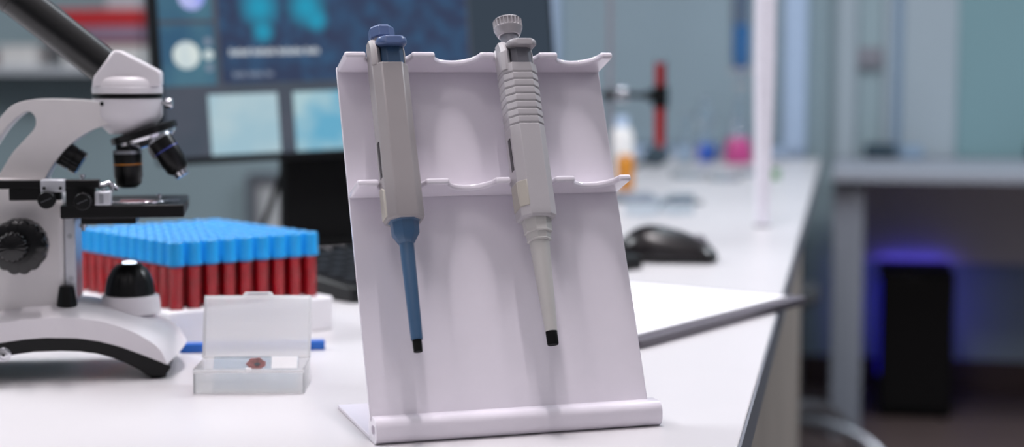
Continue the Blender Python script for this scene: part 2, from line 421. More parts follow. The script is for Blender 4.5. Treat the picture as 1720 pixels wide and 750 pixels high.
b = MB(); b.loft([octo(.0216, .0206, .006, A(.1304)), octo(.0200, .0196, .006, A(.1285)), octo(.0190, .0190, .0058, A(.1205)), octo(.0196, .0196, .0058, A(.1200)), octo(.0196, .0196, .0058, A(.1192)), octo(.0172, .0172, .0053, A(.1188)), octo(.0162, .0162, .005, A(.1142)), octo(.0168, .0168, .005, A(.1138)), octo(.0168, .0168, .005, A(.1132)), octo(.0150, .0150, .0045, A(.1126))])
b.build('nozzle', M['pip_nozzle'], wp, .0003)
MB().lathe([(.0074, A(.1134)), (.0067, A(.098)), (.0059, A(.080)), (.0044, A(.0473)), (.0043, A(.0463))], seg=28).build('shaft', M['pip_nozzle'], wp)
MB().lathe([(.0042, A(.0467)), (.0041, A(.0375)), (.0038, A(.0365))], seg=24).build('tip_cone', M['black_matte'], wp)

# ------------------------------------------------------------------ microscope (local: x = along its side, y = away, z = up)
MI = Matrix.Translation((-.2966, 1.3563, TZ)) @ Matrix.Rotation(radians(9), 4, 'Z')
mic = thing('microscope', 'white compound microscope with black eyepiece tube and black stage', 'microscope', MI)
mm_ = lambda L: [(a / 1000, b / 1000) for a, b in L]
SY = lambda t: (lambda x, z, d: (x, d + t, z))
# base: arched white foot
crest = [(-188, 8), (-182, 24), (-165, 38), (-145, 46), (-124, 50.5), (-105, 53.0), (-83, 54.2), (-64, 53.6), (-44.7, 50.6), (-30, 46.2), (-15.7, 39.8), (-3, 31.5), (3.7, 26.0), (8.4, 17.0), (9.5, 13.0)]
under = [(-188, 6), (-178, 16), (-160, 25), (-140, 31), (-124.6, 34.0), (-105.4, 36.4), (-88.5, 37.3), (-62, 36.2), (-45, 33.2), (-28.1, 28.2), (-8.7, 20.2), (8.3, 12.8), (9.5, 12.0)]
TD = .122
b = MB(); rings = []
NS = 44
for i in range(NS):
    s = -.188 + .1975 * i / (NS - 1)
    zc = interp(crest, s * 1000) / 1000; zu = interp(under, s * 1000) / 1000
    ring = []
    for k in range(13):
        t = k / 12; y = TD * t
        e = min(t, 1 - t)
        round_in = 0.0
        crown = .0085 * (1 - (2 * t - 1) ** 2)
        ring.append(Vector((s + (.014 * (1 - (2 * t - 1) ** 2) * max(0, (s + .03) / .04)), y, zc + crown)))
    ring += [Vector((s, TD, zu)), Vector((s, 0, zu))]
    rings.append(ring)
b.loft(rings); b.build('base', M['white_paint'], mic, .0035, segs=3, ang=50)
top_b = [(x, z + .0015) for x, z in mm_(under)][1:-1]
bot_b = mm_([(-178, -0), (-168, -0), (-160, 8), (-150, 16), (-125, 22.0), (-110, 24), (-98.5, 25.4), (-76.8, 25.6), (-62, 24.8), (-47.7, 22.6), (-35, 18.8), (-23.5, 13.7), (-13, 7.8), (-6.6, 2.6), (-6.0, 2.5), (7.5, 2.5), (12.6, 9.8)])
MB().prism(curve2(top_b, 3)[:-1] + [(.0093, .0128)] + list(reversed(bot_b)), .0022, TD - .0022, lambda x, z, d: (x, d, z)).build('arch_band', M['black_satin'], mic, .0010)
for y in (.014, TD - .014):
    MB().lathe([(.0065, 0.0), (.0070, .001), (.0070, .004)], Matrix.Translation((.001, y, 0)), 20).build('rubber_foot', M['black_matte'], mic)
    MB().lathe([(.0065, 0.0), (.0070, .001), (.0070, .004)], Matrix.Translation((-.172, y, 0)), 20).build('rubber_foot', M['black_matte'], mic)
# power socket
sk = MB().lathe([(.0060, 0), (.0062, .0012), (.0052, .0018), (.0040, .0018), (.0034, -.004)], axis((-.1222, .0022, .0238), (0, -1, 0)), 24).build('power_socket', M['chrome'], mic)
MB().lathe([(.0011, -.003), (.0011, .0018)], axis((-.1222, .0022, .0238), (0, -1, 0)), 10).build('socket_pin', M['black'], sk)
# illuminator
MB().lathe([(.0255, .0485), (.0250, .0580), (.0240, .0632), (.0225, .0640)], Matrix.Translation((-.0235, .06, 0)), 48).build('illuminator_housing', M['white_paint'], mic, .0006)
il = MB().lathe([(.0206, .0640), (.0214, .0652), (.0208, .071), (.0196, .0765), (.0176, .0815), (.0148, .0862), (.0105, .0900), (.0066, .0912), (.0062, .0906)], Matrix.Translation((-.0240, .06, 0)), 72, mod=lambda k, i, n: (.972 if (i % 6) < 2 else 1.0) if k in (2, 3, 4) else 1.0).build('lamp_dome', M['black'], mic, ang=30)
MB().lathe([(.0062, .0911), (.0058, .0925), (.003, .0932)], Matrix.Translation((-.0240, .06, 0)), 24).build('lamp_lens', M['lens'], il)
MB().lathe([(.0088, .0520), (.0090, .0560), (.0088, .0590), (.0080, .0650), (.0064, .0745), (.0058, .0762), (.003, .0768)], Matrix.Translation((-.0738, .030, 0)), 40, mod=lambda k, i, n: (.95 if (i % 5) < 2 else 1.0) if k in (3, 4) else 1.0).build('brightness_knob', M['black'], mic, ang=30)
# pillar and arm
pil = mm_([(-176, 40), (-76.0, 48), (-75.2, 146), (-84, 158), (-93, 165), (-127, 167), (-150, 172), (-163, 165), (-172, 130)])
MB().prism(pil, .030, .090, lambda x, z, d: (x, d, z)).build('pillar', M['white_satin'], mic, .004, segs=3)
MB().box((-.0752, .034, .052), (-.0660, .086, .140)).build('rack_rail', M['alu'], mic, .001)
for z in (.082, .118):
    MB().lathe([(.0022, 0), (.0022, .0012)], axis((-.0705, .034, z), (0, -1, 0)), 12).build('rail_screw', M['steel'], mic)
outer = curve2(mm_([(-36, 219), (-38.5, 226.5), (-50, 230.6), (-68, 231.8), (-86.5, 232.3), (-103.3, 231.4), (-115.5, 227), (-125.3, 217), (-140, 198), (-152, 178), (-158, 160), (-150, 152), (-120, 150), (-97, 152), (-90, 166), (-82.9, 178.3), (-70.5, 193.2), (-53.1, 205.4), (-36, 211.5)]), 4)
hole = curve2(mm_([(-96.6, 211), (-97.2, 218.0), (-103.6, 222.5), (-114.5, 215.5), (-125, 203.5), (-135, 188), (-142, 172), (-140.5, 163), (-134, 162), (-128, 168.5), (-116.5, 187.0), (-101.6, 203.3), (-97.4, 208.4)]), 4)
bm = bmesh.new()
def loop_edges(P, y):
    V = [bm.verts.new((x, y, z)) for x, z in P]
    return V, [bm.edges.new((V[i], V[(i + 1) % len(V)])) for i in range(len(V))]
V1, E1 = loop_edges(outer[:-1] + [outer[-1]], .040); V2, E2 = loop_edges(hole[:-1], .040)
g = bmesh.ops.triangle_fill(bm, use_beauty=True, use_dissolve=False, edges=E1 + E2)
fs = [f for f in bm.faces]
ex = bmesh.ops.extrude_face_region(bm, geom=fs)
bmesh.ops.translate(bm, verts=[v for v in ex['geom'] if isinstance(v, bmesh.types.BMVert)], vec=(0, .040, 0))
q = MB(); q.bm.free(); q.bm = bm
q.build('arm', M['white_satin'], mic, .0038, segs=3)
# head
HX, HY = -.0226, .06
hm = Matrix.Translation((HX, HY, 0))
MB().lathe([(.0150, .2025), (.0165, .2030), (.0232, .2095), (.0278, .2150), (.0292, .2185), (.0292, .2328)], hm, 64).build('head_cone', M['white_paint'], mic, .0004)
MB().lathe([(.0288, .2326), (.0298, .2330), (.0298, .2364), (.0288, .2368)], hm, 64).build('head_ring', M['black'], mic)
b = MB().lathe([(.0290, .2366), (.0296, .2372), (.0296, .2420), (.0292, .2424), (.0290, .2470), (.0270, .2500), (.024, .2512)], hm, 64)
b.build('head_collar', M['white_paint'], mic)
MB().prism(mm_([(-50.5, 243), (-48.5, 251), (-33.0, 272.0), (-30.5, 273.3), (-26.5, 273.0), (5.0, 256.2), (6.4, 254), (6.4, 243)]), .0385, .0815, lambda x, z, d: (x, d, z)).build('prism_housing', M['white_paint'], mic, .0022, segs=3)
td = Vector((-.777, 0, .629)); tn = Vector((.629, 0, .777))
base = tn * .1757 + td * .176 + Vector((0, HY, 0))
et = MB().lathe([(.0155, 0), (.0157, .06), (.0159, .112), (.0166, .1122), (.0168, .150), (.0190, .1510), (.0195, .180), (.0150, .186)], axis(base, td), 48).build('eyepiece_tube', M['eyepiece'], mic)
ts = MB().lathe([(.0015, 0), (.0015, .003), (.0044, .0032), (.0046, .0040), (.0046, .0085), (.0040, .0090)], axis((.0062, .055, .2285), (1, -.15, 0)), 30, mod=lambda k, i, n: .93 if (k in (4,) and i % 3 == 0) else 1).build('lock_screw', M['chrome'], mic)
MB().lathe([(.0018, 0), (.0018, .0006)], axis((-.0420, .0380, .2285), (-.5, -1, 0)), 12).build('grub_screw', M['black'], mic)
# nosepiece, tilted
na = Vector((sin(radians(17)), 0, -cos(radians(17))))
nc = Vector((-.0100, HY, .2050))
ns = MB().lathe([(.0265, -.0015), (.0290, -.0008), (.0290, .0040), (.0275, .0048)], axis(nc, na), 56, mod=lambda k, i, n: .985 if (k in (1, 2) and i % 2) else 1).build('nosepiece', M['black_satin'], mic)
MB().lathe([(.0268, .0045), (.0262, .0075), (.0185, .0125), (.0100, .0140)], axis(nc, na), 56).build('turret_cone', M['chrome'], ns)
def objective(direction, start, length, r, ring_m, tip, ang_name='objective'):
    d = Vector(direction).normalized(); mx = axis(start, d)
    o = MB().lathe([(r * .80, -.004), (r * .80, .003), (r, .0036), (r, length * .70), (r * .94, length * .74), (r * .90, length * .88), (r * .62, length * .97)], mx, 40).build('objective', M['black_satin'], mic)
    MB().lathe([(r * 1.008, length * .36), (r * 1.008, length * .395)], mx, 40).build('colour_ring', ring_m, o)
    MB().lathe([(r * .62, length * .96), (r * .56, length * (.97 + tip)), (r * .40, length * (.975 + tip))], mx, 30).build('front_lens', M['chrome'], o)
    MB().lathe([(r * .86, .0005), (r * 1.03, .001), (r * 1.03, .0035), (r * .9, .0038)], mx, 40).build('mount_ring', M['steel'], o)
objective((.02, 0, -1), (-.0232, .052, .1895), .0330, .0121, M['orange'], .02)
objective((.53, -.10, -.85), (.0022, .048, .2005), .0365, .0110, M['navy_ring'], .12)
objective((.20, .55, -.85), (-.0020, .080, .2010), .0240, .0090, M['steel'], .05)
# upper lamp under the arm
lm = axis((-.0625, .06, .1770) , (.839, 0, -.546))
ul = MB().lathe([(.0100, -.034), (.0108, -.030), (.0108, -.0085), (.0100, -.0080), (.0100, -.0070), (.0108, -.0065), (.0106, 0), (.0085, .0006)], lm, 40).build('upper_lamp', M['black_gloss'], mic)
MB().lathe([(.0082, -.0005), (.0070, .0010)], lm, 24).build('upper_lamp_lens', M['glass'], ul)
# stage
st = MB().box((-.0745, .004, .1350), (.0252, .118, .1455)).build('stage', M['black_satin'], mic, .0008)
MB().box((-.060, .020, .1285), (-.015, .100, .1349)).build('stage_carrier', M['black'], mic, .001)
MB().lathe([(.0035, 0), (.0035, .003), (.0018, .0032), (.0018, .006)], axis((-.0590, .030, .1285), (0, 0, -1)), 16).build('stage_screw', M['chrome'], mic)
ms = MB().box((-.165, .004, .1600), (-.0430, .016, .1668)).build('slide_rail', M['black'], mic, .0006)
MB().box((-.1150, .005, .1503), (-.0740, .018, .1598)).build('rail_block', M['black'], mic, .0006)
MB().box((-.0700, .0045, .1457), (-.0467, .020, .1660)).build('carriage_block', M['black'], mic, .0008)
br = MB().box((-.0895, .0015, .1570), (-.0700, .017, .1672)).build('bracket', M['alu'], mic, .0008)
for x in (-.0865, -.0735): MB().lathe([(.0013, 0), (.0013, .0010)], axis((x, .0015, .1605), (0, -1, 0)), 12).build('bracket_screw', M['black'], br)
for x, z in ((-.0838, .1515), (-.0553, .1500)):
    k = MB().lathe([(.0030, -.006), (.0030, .004), (.0066, .0042), (.0071, .0050), (.0071, .0140), (.0064, .0150), (.002, .0151)], axis((x, .004, z), (0, -1, 0)), 48, mod=lambda k, i, n: .965 if (k in (3, 4) and i % 2) else 1).build('slide_knob', M['black_satin'], mic)
    MB().box((-.0045, -.0003, .0150), (.0045, .0003, .0153), axis((x, .004, z), (0, -1, 0), .4)).build('knob_slot', M['grey_dk'], k)
MB().box((-.0466, .0030, .1457), (-.0335, .012, .1572)).build('finger_block', M['alu'], mic, .001)
MB().box((-.0430, .0022, .1470), (-.0395, .0035, .1560)).build('finger_plate', M['steel'], mic, .0003)
arm_pts = [(-.0335, .006, .1478), (-.020, .0045, .1470), (-.004, .0052, .1472), (.006, .010, .1474), (.012, .020, .1474)]
b = MB(); P = smooth_path(arm_pts, 5)
b.loft([[q + Vector(o_) for o_ in ((0, 0, -.0008), (0, .005, -.0008), (0, .005, .0010), (0, 0, .0010))] for q in P]); b.build('slide_clip', M['chrome'], mic, .0003)
MB().tube([(-.046, .018, .160), (-.036, .020, .163), (-.030, .024, .158)], .0024, 10).build('finger_lever', M['chrome'], mic)
for x, y, z in ((-.0335, .014, .1585), (-.0570, .012, .1680), (.004, .030, .1500), (-.0395, .010, .1560)):
    MB().lathe([(.0016, -.003), (.0016, .0005), (.0026, .0008), (.0026, .0022), (.0015, .0028)], Matrix.Translation((x, y, z)), 16).build('clip_screw', M['chrome'], mic)
sl = MB().box((-.030, .030, .1456), (.020, .056, .1468)).build('glass_slide', M['glass'], None, .0002); sl.matrix_world = MI
tag(sl, 'clear glass slide lying under the clip on the microscope stage', 'slide')
# focus knobs
fx, fz = -.1083, .1125
fk = MB().lathe([(.0225, .018), (.0232, .017), (.0232, .004), (.0222, .002), (.0190, .0005), (.0130, .0)], Matrix.Translation((fx, .0, fz)) @ Matrix.Rotation(pi / 2, 4, 'X') @ Matrix.Translation((0, 0, -.02)) @ Matrix.Scale(-1, 4, (0, 0, 1)) @ Matrix.Translation((0, 0, -.02)), 96, mod=lambda k, i, n: 1 - (.07 * (1 - abs(cos(7 * 2 * pi * i / n))) if k in (1, 2, 3) else 0)).build('coarse_knob', M['black_gloss'], mic, ang=30)
MB().lathe([(.0125, -.003), (.0128, .004), (.0125, .012), (.0110, .0150), (.0060, .0165), (.0015, .0168)], axis((fx - .003, .002, fz + .001), (0, -1, 0)), 96, mod=lambda k, i, n: 1 - (.08 * (1 - abs(cos(8 * 2 * pi * i / n))) if k in (1, 2, 3, 4) else 0)).build('fine_knob', M['black_gloss'], mic, ang=30)
MB().lathe([(.007, -.028), (.007, .0)], axis((fx, .004, fz), (0, -1, 0)), 20).build('focus_shaft', M['steel'], mic)

# ------------------------------------------------------------------ blood tube rack and tubes
TA = math.atan2(.096, .114)
TR = Matrix.Translation((-.315, 1.534, TZ)) @ Matrix.Rotation(TA, 4, 'Z')
NI, NJ, PI_ = 9, 11, .0186
tr = thing('tube_rack', 'low white rack full of blue-capped blood tubes behind the microscope', 'tube rack', TR)
x0, x1, y0, y1 = -.0165, (NI - 1) * PI_ + .0165, -.0165, (NJ - 1) * PI_ + .0165
b = MB()
hr = .0072
zt = .0335
ns_ = 16
for i in range(NI):
    for j in range(NJ):
        cx, cy = i * PI_, j * PI_; h = PI_ / 2
        sq = []; ci = []
        for k in range(ns_):
            a = 2 * pi * (k + .5) / ns_ ; c_, s_ = cos(a), sin(a); m_ = max(abs(c_), abs(s_))
            sq.append((cx + h * c_ / m_, cy + h * s_ / m_)); ci.append((cx + hr * c_, cy + hr * s_))
        b.ring_prism(sq, ci, zt - .003, zt, lambda x, y, d: Vector((x, y, d)))
b.build('top_deck', M['rack_white'], tr)
b = MB(); h = PI_ / 2
ox0, ox1, oy0, oy1 = -h, (NI - 1) * PI_ + h, -h, (NJ - 1) * PI_ + h
b.ring_prism([(x0, y0), (x1, y0), (x1, y1), (x0, y1)], [(ox0, oy0), (ox1, oy0), (ox1, oy1), (ox0, oy1)], 0, zt, lambda x, y, d: Vector((x, y, d)))
b.build('frame', M['rack_white'], tr, .002)
MB().box((ox0, oy0, 0), (ox1, oy1, .003)).build('bottom_plate', M['rack_white'], tr)

def tube_proto():
    t = thing('blood_tube', 'x', 'blood tube')
    MB().lathe([(.0008, .0035), (.0040, .0042), (.0062, .0075), (.0066, .012), (.0066, .0800)], None, 20).build('glass_wall', M['tube_glass'], t)
    MB().lathe([(.0008, .0042), (.0036, .0050), (.0057, .0080), (.0061, .0125), (.0061, .0730)], None, 18).build('blood', M['blood'], t)
    c = MB().lathe([(.0070, .0745), (.0086, .0748), (.0088, .0765), (.0086, .0780), (.0081, .0795), (.0080, .0950), (.0076, .0966), (.0068, .0972), (.0062, .0966), (.0060, .0940)], None, 36, mod=lambda k, i, n: .975 if (k in (4, 5) and i % 2) else 1).build('cap', M['cap'], t, ang=30)
    MB().lathe([(.0060, .0941), (.0054, .0950), (.0026, .0947), (.001, .0938)], None, 16).build('stopper', M['cap_core'], c)
    return t
def copy_tree(o, parent=None):
    c = o.copy(); COL.objects.link(c)
    if parent is not None: c.parent = parent
    for ch in list(o.children): copy_tree(ch, c)
    return c
proto = tube_proto(); first = True
for j in range(NJ):
    for i in range(NI):
        t = proto if first else copy_tree(proto); first = False
        t.matrix_world = TR @ Matrix.Translation((i * PI_ + random.uniform(-.0002, .0002), j * PI_ + random.uniform(-.0002, .0002), 0)) @ Matrix.Rotation(random.uniform(0, 6), 4, 'Z')
        row = 'the front row' if j == 0 else ('the rearmost row' if j == NJ - 1 else 'row %s behind the slide box' % ORD[j])
        pos = 'microscope-end tube' if i == 0 else ('monitor-end tube' if i == NI - 1 else '%s tube from the microscope end' % ORD[i])
        t['label'] = 'blue-capped blood tube, %s of %s' % (pos, row); t['group'] = 'blood tubes in the white rack'

# ------------------------------------------------------------------ slide box with its slides, blue strip
SB = Matrix.Translation((-.2092, 1.2935, TZ)) @ Matrix.Rotation(radians(1.5), 4, 'Z')
sb = thing('slide_box', 'small frosted plastic slide box with its lid open, beside the microscope', 'slide box', SB)
w, d_, h, t = .0440, .050, .0205, .0014
b = MB(); b.ring_prism([(-w, 0), (w, 0), (w, d_), (-w, d_)], [(-w + t, t), (w - t, t), (w - t, d_ - t), (-w + t, d_ - t)], .0006, h, lambda x, y, d: Vector((x, y, d)))
b.box((-w + t, t, .0006), (w - t, d_ - t, .002)); b.build('tray', M['frost'], sb, .0005)
b = MB(); b.ring_prism([(-w, -.0007), (w, -.0007), (w, .0), (-w, .0)], [(-w + .001, -.0005), (w - .001, -.0005), (w - .001, -.0002), (-w + .001, -.0002)], h - .0035, h - .001, lambda x, y, d: Vector((x, y, d)))
b.build('rim', M['frost_lid'], sb)
lid = MB()
lid.box((-w, .0, 0), (w, .0012, .0520)); lid.ring_prism([(-w, 0), (w, 0), (w, .0520), (-w, .0520)], [(-w + t, t), (w - t, t), (w - t, .0520 - t), (-w + t, .0520 - t)], -.0075, .0, lambda x, y, d: Vector((x, d, y)))
lo_ = lid.build('lid', M['frost_lid'], sb, .0006); lo_.matrix_local = Matrix.Translation((0, d_ + .002, h - .001)) @ Matrix.Rotation(radians(-20), 4, 'X')
tb = MB().prism([(-.0125, .051), (.0125, .051), (.0125, .0535), (.0105, .0555), (-.0105, .0555), (-.0125, .0535)], -.005, .0005, lambda x, z, d: (x, d, z)).build('lid_tab', M['frost_lid'], lo_, .0006)
MB().box((-.0085, -.0055, .0528), (.0085, -.0045, .0540)).build('tab_slot', M['grey_lt'], tb)
MB().box((-.0022, -.0014, .0178), (.0022, .0005, .0212)).build('latch', M['label_white'], sb, .0003)
gs = MB().box((-.034, -.0005, 0), (.034, .0005, .0275)).build('microscope_slide', M['glass'], None)
gs.matrix_world = SB @ Matrix.Translation((.003, .012, .0021)) @ Matrix.Rotation(radians(-30), 4, 'X')
tag(gs, 'glass slide with white end label and pink specimen inside the open slide box', 'slide')
MB().box((.0125, -.0009, .0170), (.0335, .0009, .0272)).build('end_label', M['label_white'], gs)
sp = MB().lathe([(.0002, -.0008), (.004, -.0009), (.0074, -.0007), (.0076, .0), (.001, .0)], axis((.0000, -.0004, .0210), (0, -1, 0)) @ Matrix.Diagonal((1, .72, 1, 1)), 24, mod=lambda k, i, n: 1 + .1 * sin(i * 1.7)).build('specimen', M['pink'], gs)
MB().lathe([(.0002, .0010), (.0024, .0010), (.0024, .0002)], axis((.0010, -.0004, .0205), (0, -1, 0)) @ Matrix.Diagonal((1, .6, 1, 1)), 14).build('specimen_core', M['grey_dk'], sp)
bs = MB().box((-.066, -.006, 0), (.066, .006, .0085)).build('plastic_strip', M['strip_blue'], None, .0012)
bs.matrix_world = Matrix.Translation((-.2385, 1.500, TZ)) @ Matrix.Rotation(radians(8), 4, 'Z')
tag(bs, 'flat blue plastic strip lying behind the frosted slide box', 'plastic strip')

# ------------------------------------------------------------------ monitor
MO = Matrix.Translation((-.478, 2.25, TZ + .128)) @ Matrix.Rotation(radians(28), 4, 'Z') @ Matrix.Rotation(radians(-5), 4, 'X') @ Matrix.Rotation(radians(-1.6), 4, 'Y')
mon = thing('computer_monitor', 'black computer monitor showing scan images, standing at back of bench', 'monitor', MO)
MW, MH = .6265, .372
MB().box((0, .0012, 0), (MW, .028, MH)).build('housing', M['bezel'], mon, .003)
b = MB(); b.ring_prism([(0, 0), (MW, 0), (MW, MH), (0, MH)], [(.0085, .0095), (MW - .004, .0095), (MW - .004, MH - .0085), (.0085, MH - .0085)], -.0012, .0012, lambda x, z, d: Vector((x, d, z)))
b.build('bezel', M['bezel'], mon, .0008)
b = MB()
def sq(x0_, x1_, z0_, z1_, mi, lift):
    b.mi = mi
    V = [b.v((x, -lift, z)) for x, z in ((x0_, z0_), (x1_, z0_), (x1_, z1_), (x0_, z1_))]; b._f(V)
def disc(x, z, r, mi, lift):
    b.mi = mi; b._f([b.v((x + r * cos(2 * pi * k / 28), -lift, z + r * sin(2 * pi * k / 28))) for k in range(28)])
SM = ['s_bg', 's_side', 's_main', 's_tile', 's_disc', 's_violet', 's_light', 's_cyan', 's_text', 's_text_dim']
sq(.0085, MW - .004, .0095, MH - .0085, 0, 0)
sq(.484, MW - .004, .102, MH - .0085, 1, .0002)
sq(.094, .480, .1095, .352, 2, .0002)
sq(.0095, .086, .1080, .1925, 3, .0002); sq(.0095, .086, .1985, .283, 3, .0002); sq(.0095, .086, .289, .352, 3, .0002)
disc(.0450, .150, .0190, 4, .0004); disc(.0765, .168, .0055, 9, .0004); disc(.0765, .150, .0068, 4, .0004); disc(.0765, .132, .0052, 9, .0004)
disc(.0575, .231, .0190, 5, .0004); disc(.045, .32, .018, 4, .0004)
sq(.0715, .1725, .0105, .0945, 6, .0002); sq(.196, .297, .0105, .0945, 7, .0002); sq(.3205, .4215, .0105, .0945, 6, .0002); sq(.445, .546, .0105, .0945, 7, .0002)
x = .107
for wd in (7, 8, 9, 5):
    for k in range(wd):
        sq(x, x + .0034, .1482, .1482 + (.0092 if k % 3 == 0 else .0068), 8, .0004); x += .0043
    x += .003
x = .110
for wd in (5, 6, 3):
    for k in range(wd):
        sq(x, x + .0030, .1180, .1180 + (.0072 if k % 3 == 0 else .0056), 9, .0004); x += .0038
    x += .003
b.build('screen', [M[k] for k in SM], mon, smooth=False)
MI2 = MO.inverted()
def in_mon(o): o.matrix_local = MI2
# stand, built in upright world space then carried by the monitor
STM = MI2 @ Matrix.Translation((-.205, 2.395, TZ)) @ Matrix.Rotation(radians(28), 4, 'Z')
o = MB().box((-.118, .036, .006), (.118, .066, .30)).build('stand_column', M['black_matte'], mon, .004); o.matrix_local = STM
o = MB().prism(rrect(-.115, .115, .02, .130, .02), 0, .010, lambda x, y, d: (x, y, d)).build('stand_foot', M['black_matte'], mon, .002); o.matrix_local = STM
o = MB().box((-.055, .024, .20), (.055, .046, .30)).build('mount_plate', M['black_matte'], mon, .003); o.matrix_local = STM
cb = MB().tube(smooth_path([(-.338, 2.45, TZ + .118), (-.350, 2.435, TZ + .08), (-.362, 2.405, TZ + .04), (-.378, 2.385, TZ + .0045), (-.41, 2.39, TZ + .0045)], 6), .0042, 10).build('monitor_cable', M['black_matte'], None)
tag(cb, 'black cable hanging beside the monitor stand above the tube rack', 'cable')

# ------------------------------------------------------------------ keyboard, mouse, clipboard
KB = Matrix.Translation((-.177, 1.809, TZ)) @ Matrix.Rotation(radians(43), 4, 'Z')
kb = thing('computer_keyboard', 'black computer keyboard on the bench in front of the monitor', 'keyboard', KB)
KL, KD = .475, .185
MB().prism([(0, 0), (KD, 0), (KD, .032), (KD - .004, .035), (.004, .018), (0, .015)], 0, KL, lambda y, z, d: (d, y, z)).build('case', M['black'], kb, .003)
b = MB()
for r in range(6):
    y = .012 + r * .0285; n = 20
    for k in range(n):
        xk = .010 + k * (KL - .020) / n
        z = .0175 + (.0170) * (y / KD)
        b.loft([[Vector((xk + e_, y + e_, z + q_)), Vector((xk + .0185 - e_, y + e_, z + q_)), Vector((xk + .0185 - e_, y + .0240 - e_, z + q_ + .001)), Vector((xk + e_, y + .0240 - e_, z + q_ + .001))] for e_, q_ in ((0, 0), (.002, .0075))])
b.build('keys', M['key'], kb)
MS = Matrix.Translation((.213, 2.222, TZ)) @ Matrix.Rotation(radians(-14), 4, 'Z')
ms = thing('computer_mouse', 'glossy black computer mouse on the bench behind the clipboard', 'mouse', MS)
prof = [(-.074, .004, .012), (-.069, .024, .026), (-.052, .042, .035), (-.030, .051, .038), (-.005, .047, .036), (.02, .040, .033), (.045, .029, .031), (.060, .019, .027), (.066, .008, .018)]
b = MB(); rings = []
for x, hh, ww in [(p_[0], p_[1], p_[2]) for p_ in prof]:
    ring = [Vector((x, ww * cos(pi * k / 14) * (1 if 0 < k < 14 else 1), .001 + hh * max(0, sin(pi * k / 14)) ** .75)) for k in range(15)]
    rings.append(ring)
b.loft(rings); b.build('shell', M['mouse'], ms, sub=1, ang=80)
MB().lathe([(.0085, -.0035), (.0105, -.002), (.0105, .002), (.0085, .0035)], axis((.040, 0, .0275), (0, 1, 0)), 24).build('scroll_wheel', M['grey_mid'], ms)
MB().tube([(.012, .0, .0435), (.030, .0, .0380), (.056, .0, .0245)], .0008, 6).build('button_gap', M['grey_mid'], ms)

e_ = Vector((.5695, .822, 0)); g_ = Vector((-.822, .5695, 0))
CBM = Matrix(((-e_.x, g_.x, 0, .327), (-e_.y, g_.y, 0, 1.806), (0, 0, 1, TZ), (0, 0, 0, 1)))
cbd = thing('clipboard', 'dark clipboard with white papers overhanging the bench edge', 'clipboard', CBM)
# local x runs back along the near edge, y to the far side
CR = CBM
det = CBM.determinant()
o = MB().prism(rrect(0, .37, 0, .25, .008), .0003, .0085, lambda x, y, d: (x, y, d)).build('board', M['board'], cbd, .0008)
b = MB().box((.024, .014, .0086), (.362, .238, .0112)); b.build('paper_stack', M['paper'], cbd, .0003)
b = MB(); b.box((.342, .085, .0113), (.368, .165, .0150)); b.tube([(.356, .085, .015), (.356, .165, .015)], .0045, 12); b.build('clip', M['steel'], cbd, .001)
b = MB()
for k in range(7): b.box((.10 + k * .030, .05, .0113), (.1035 + k * .030, .215 - (k % 3) * .03, .0115))
b.build('printed_lines', mat('grey_print', (196, 190, 198), .8), cbd)
b = MB().box((.17, .10, .0114), (.19, .14, .0116)); b.build('red_mark', mat('salmon_print', (238, 196, 190), .8), cbd)

# ------------------------------------------------------------------ pole on the bench
rrect_ring = lambda w_, z_: [Vector((x, y, z_)) for x, y in rrect(-w_, w_, -w_, w_, .0035)]
po = thing('upright_pole', 'tall pale lavender pole standing on the bench behind the mouse', 'pole', loc=(.4165, 2.735, TZ))
MB().loft([rrect_ring(.0110, .001), rrect_ring(.0120, .05), rrect_ring(.0160, .28), rrect_ring(.0160, .85)]).build('shaft', M['pole'], po)
MB().prism(rrect(-.0125, .0125, -.0125, .0125, .003), 0, .004, lambda x, y, d: (x, y, d)).build('foot_plate', M['grey_mid'], po)

# ------------------------------------------------------------------ glassware at the far end
rs = thing('retort_stand', 'grey retort stand with black clamp at the far end of bench', 'retort stand', loc=(.195, 3.30, TZ))
MB().lathe([(.006, .012), (.006, .62)], None, 16).build('rod', M['grey_mid'], rs)
MB().prism(rrect(-.05, .09, -.08, .08, .008), 0, .012, lambda x, y, d: (x, y, d)).build('base_plate', M['desk_leg'], rs, .002)
bo = MB().box((.010, -.020, .198), (.036, .004, .224)).build('boss_head', M['chrome'], rs, .005)
b = MB(); b.box((-.012, -.012, .200), (.012, .010, .222)); b.build('boss_clamp', M['grey_dk'], rs, .003)
MB().tube([(-.02, -.009, .211), (.045, -.011, .211), (.075, -.011, .209)], .0055, 12).build('clamp_rod', M['black_matte'], rs)
b = MB()
b.ring_prism([(.016 * cos(2 * pi * k / 20), .016 * sin(2 * pi * k / 20)) for k in range(20)], [(.0122 * cos(2 * pi * k / 20), .0122 * sin(2 * pi * k / 20)) for k in range(20)], .186, .228, lambda x, y, d: Vector((x + .100, y - .011, d)))
b.box((.070, -.017, .200), (.0855, -.005, .219)); b.build('clamp_jaw', M['black_matte'], rs, .002)
rt = thing('test_tube', 'tall test tube of red liquid gripped in the black clamp', 'test tube', loc=(.295, 3.289, TZ + .106))
MB().lathe([(.001, 0), (.006, .0015), (.0102, .007), (.0112, .014), (.0112, .172), (.0118, .174)], None, 20).build('glass_wall', M['tube_glass'], rt)
MB().lathe([(.001, .001), (.0056, .0025), (.0094, .0078), (.0105, .0145), (.0105, .168)], None, 18).build('red_liquid', M['red_liquid'], rt)

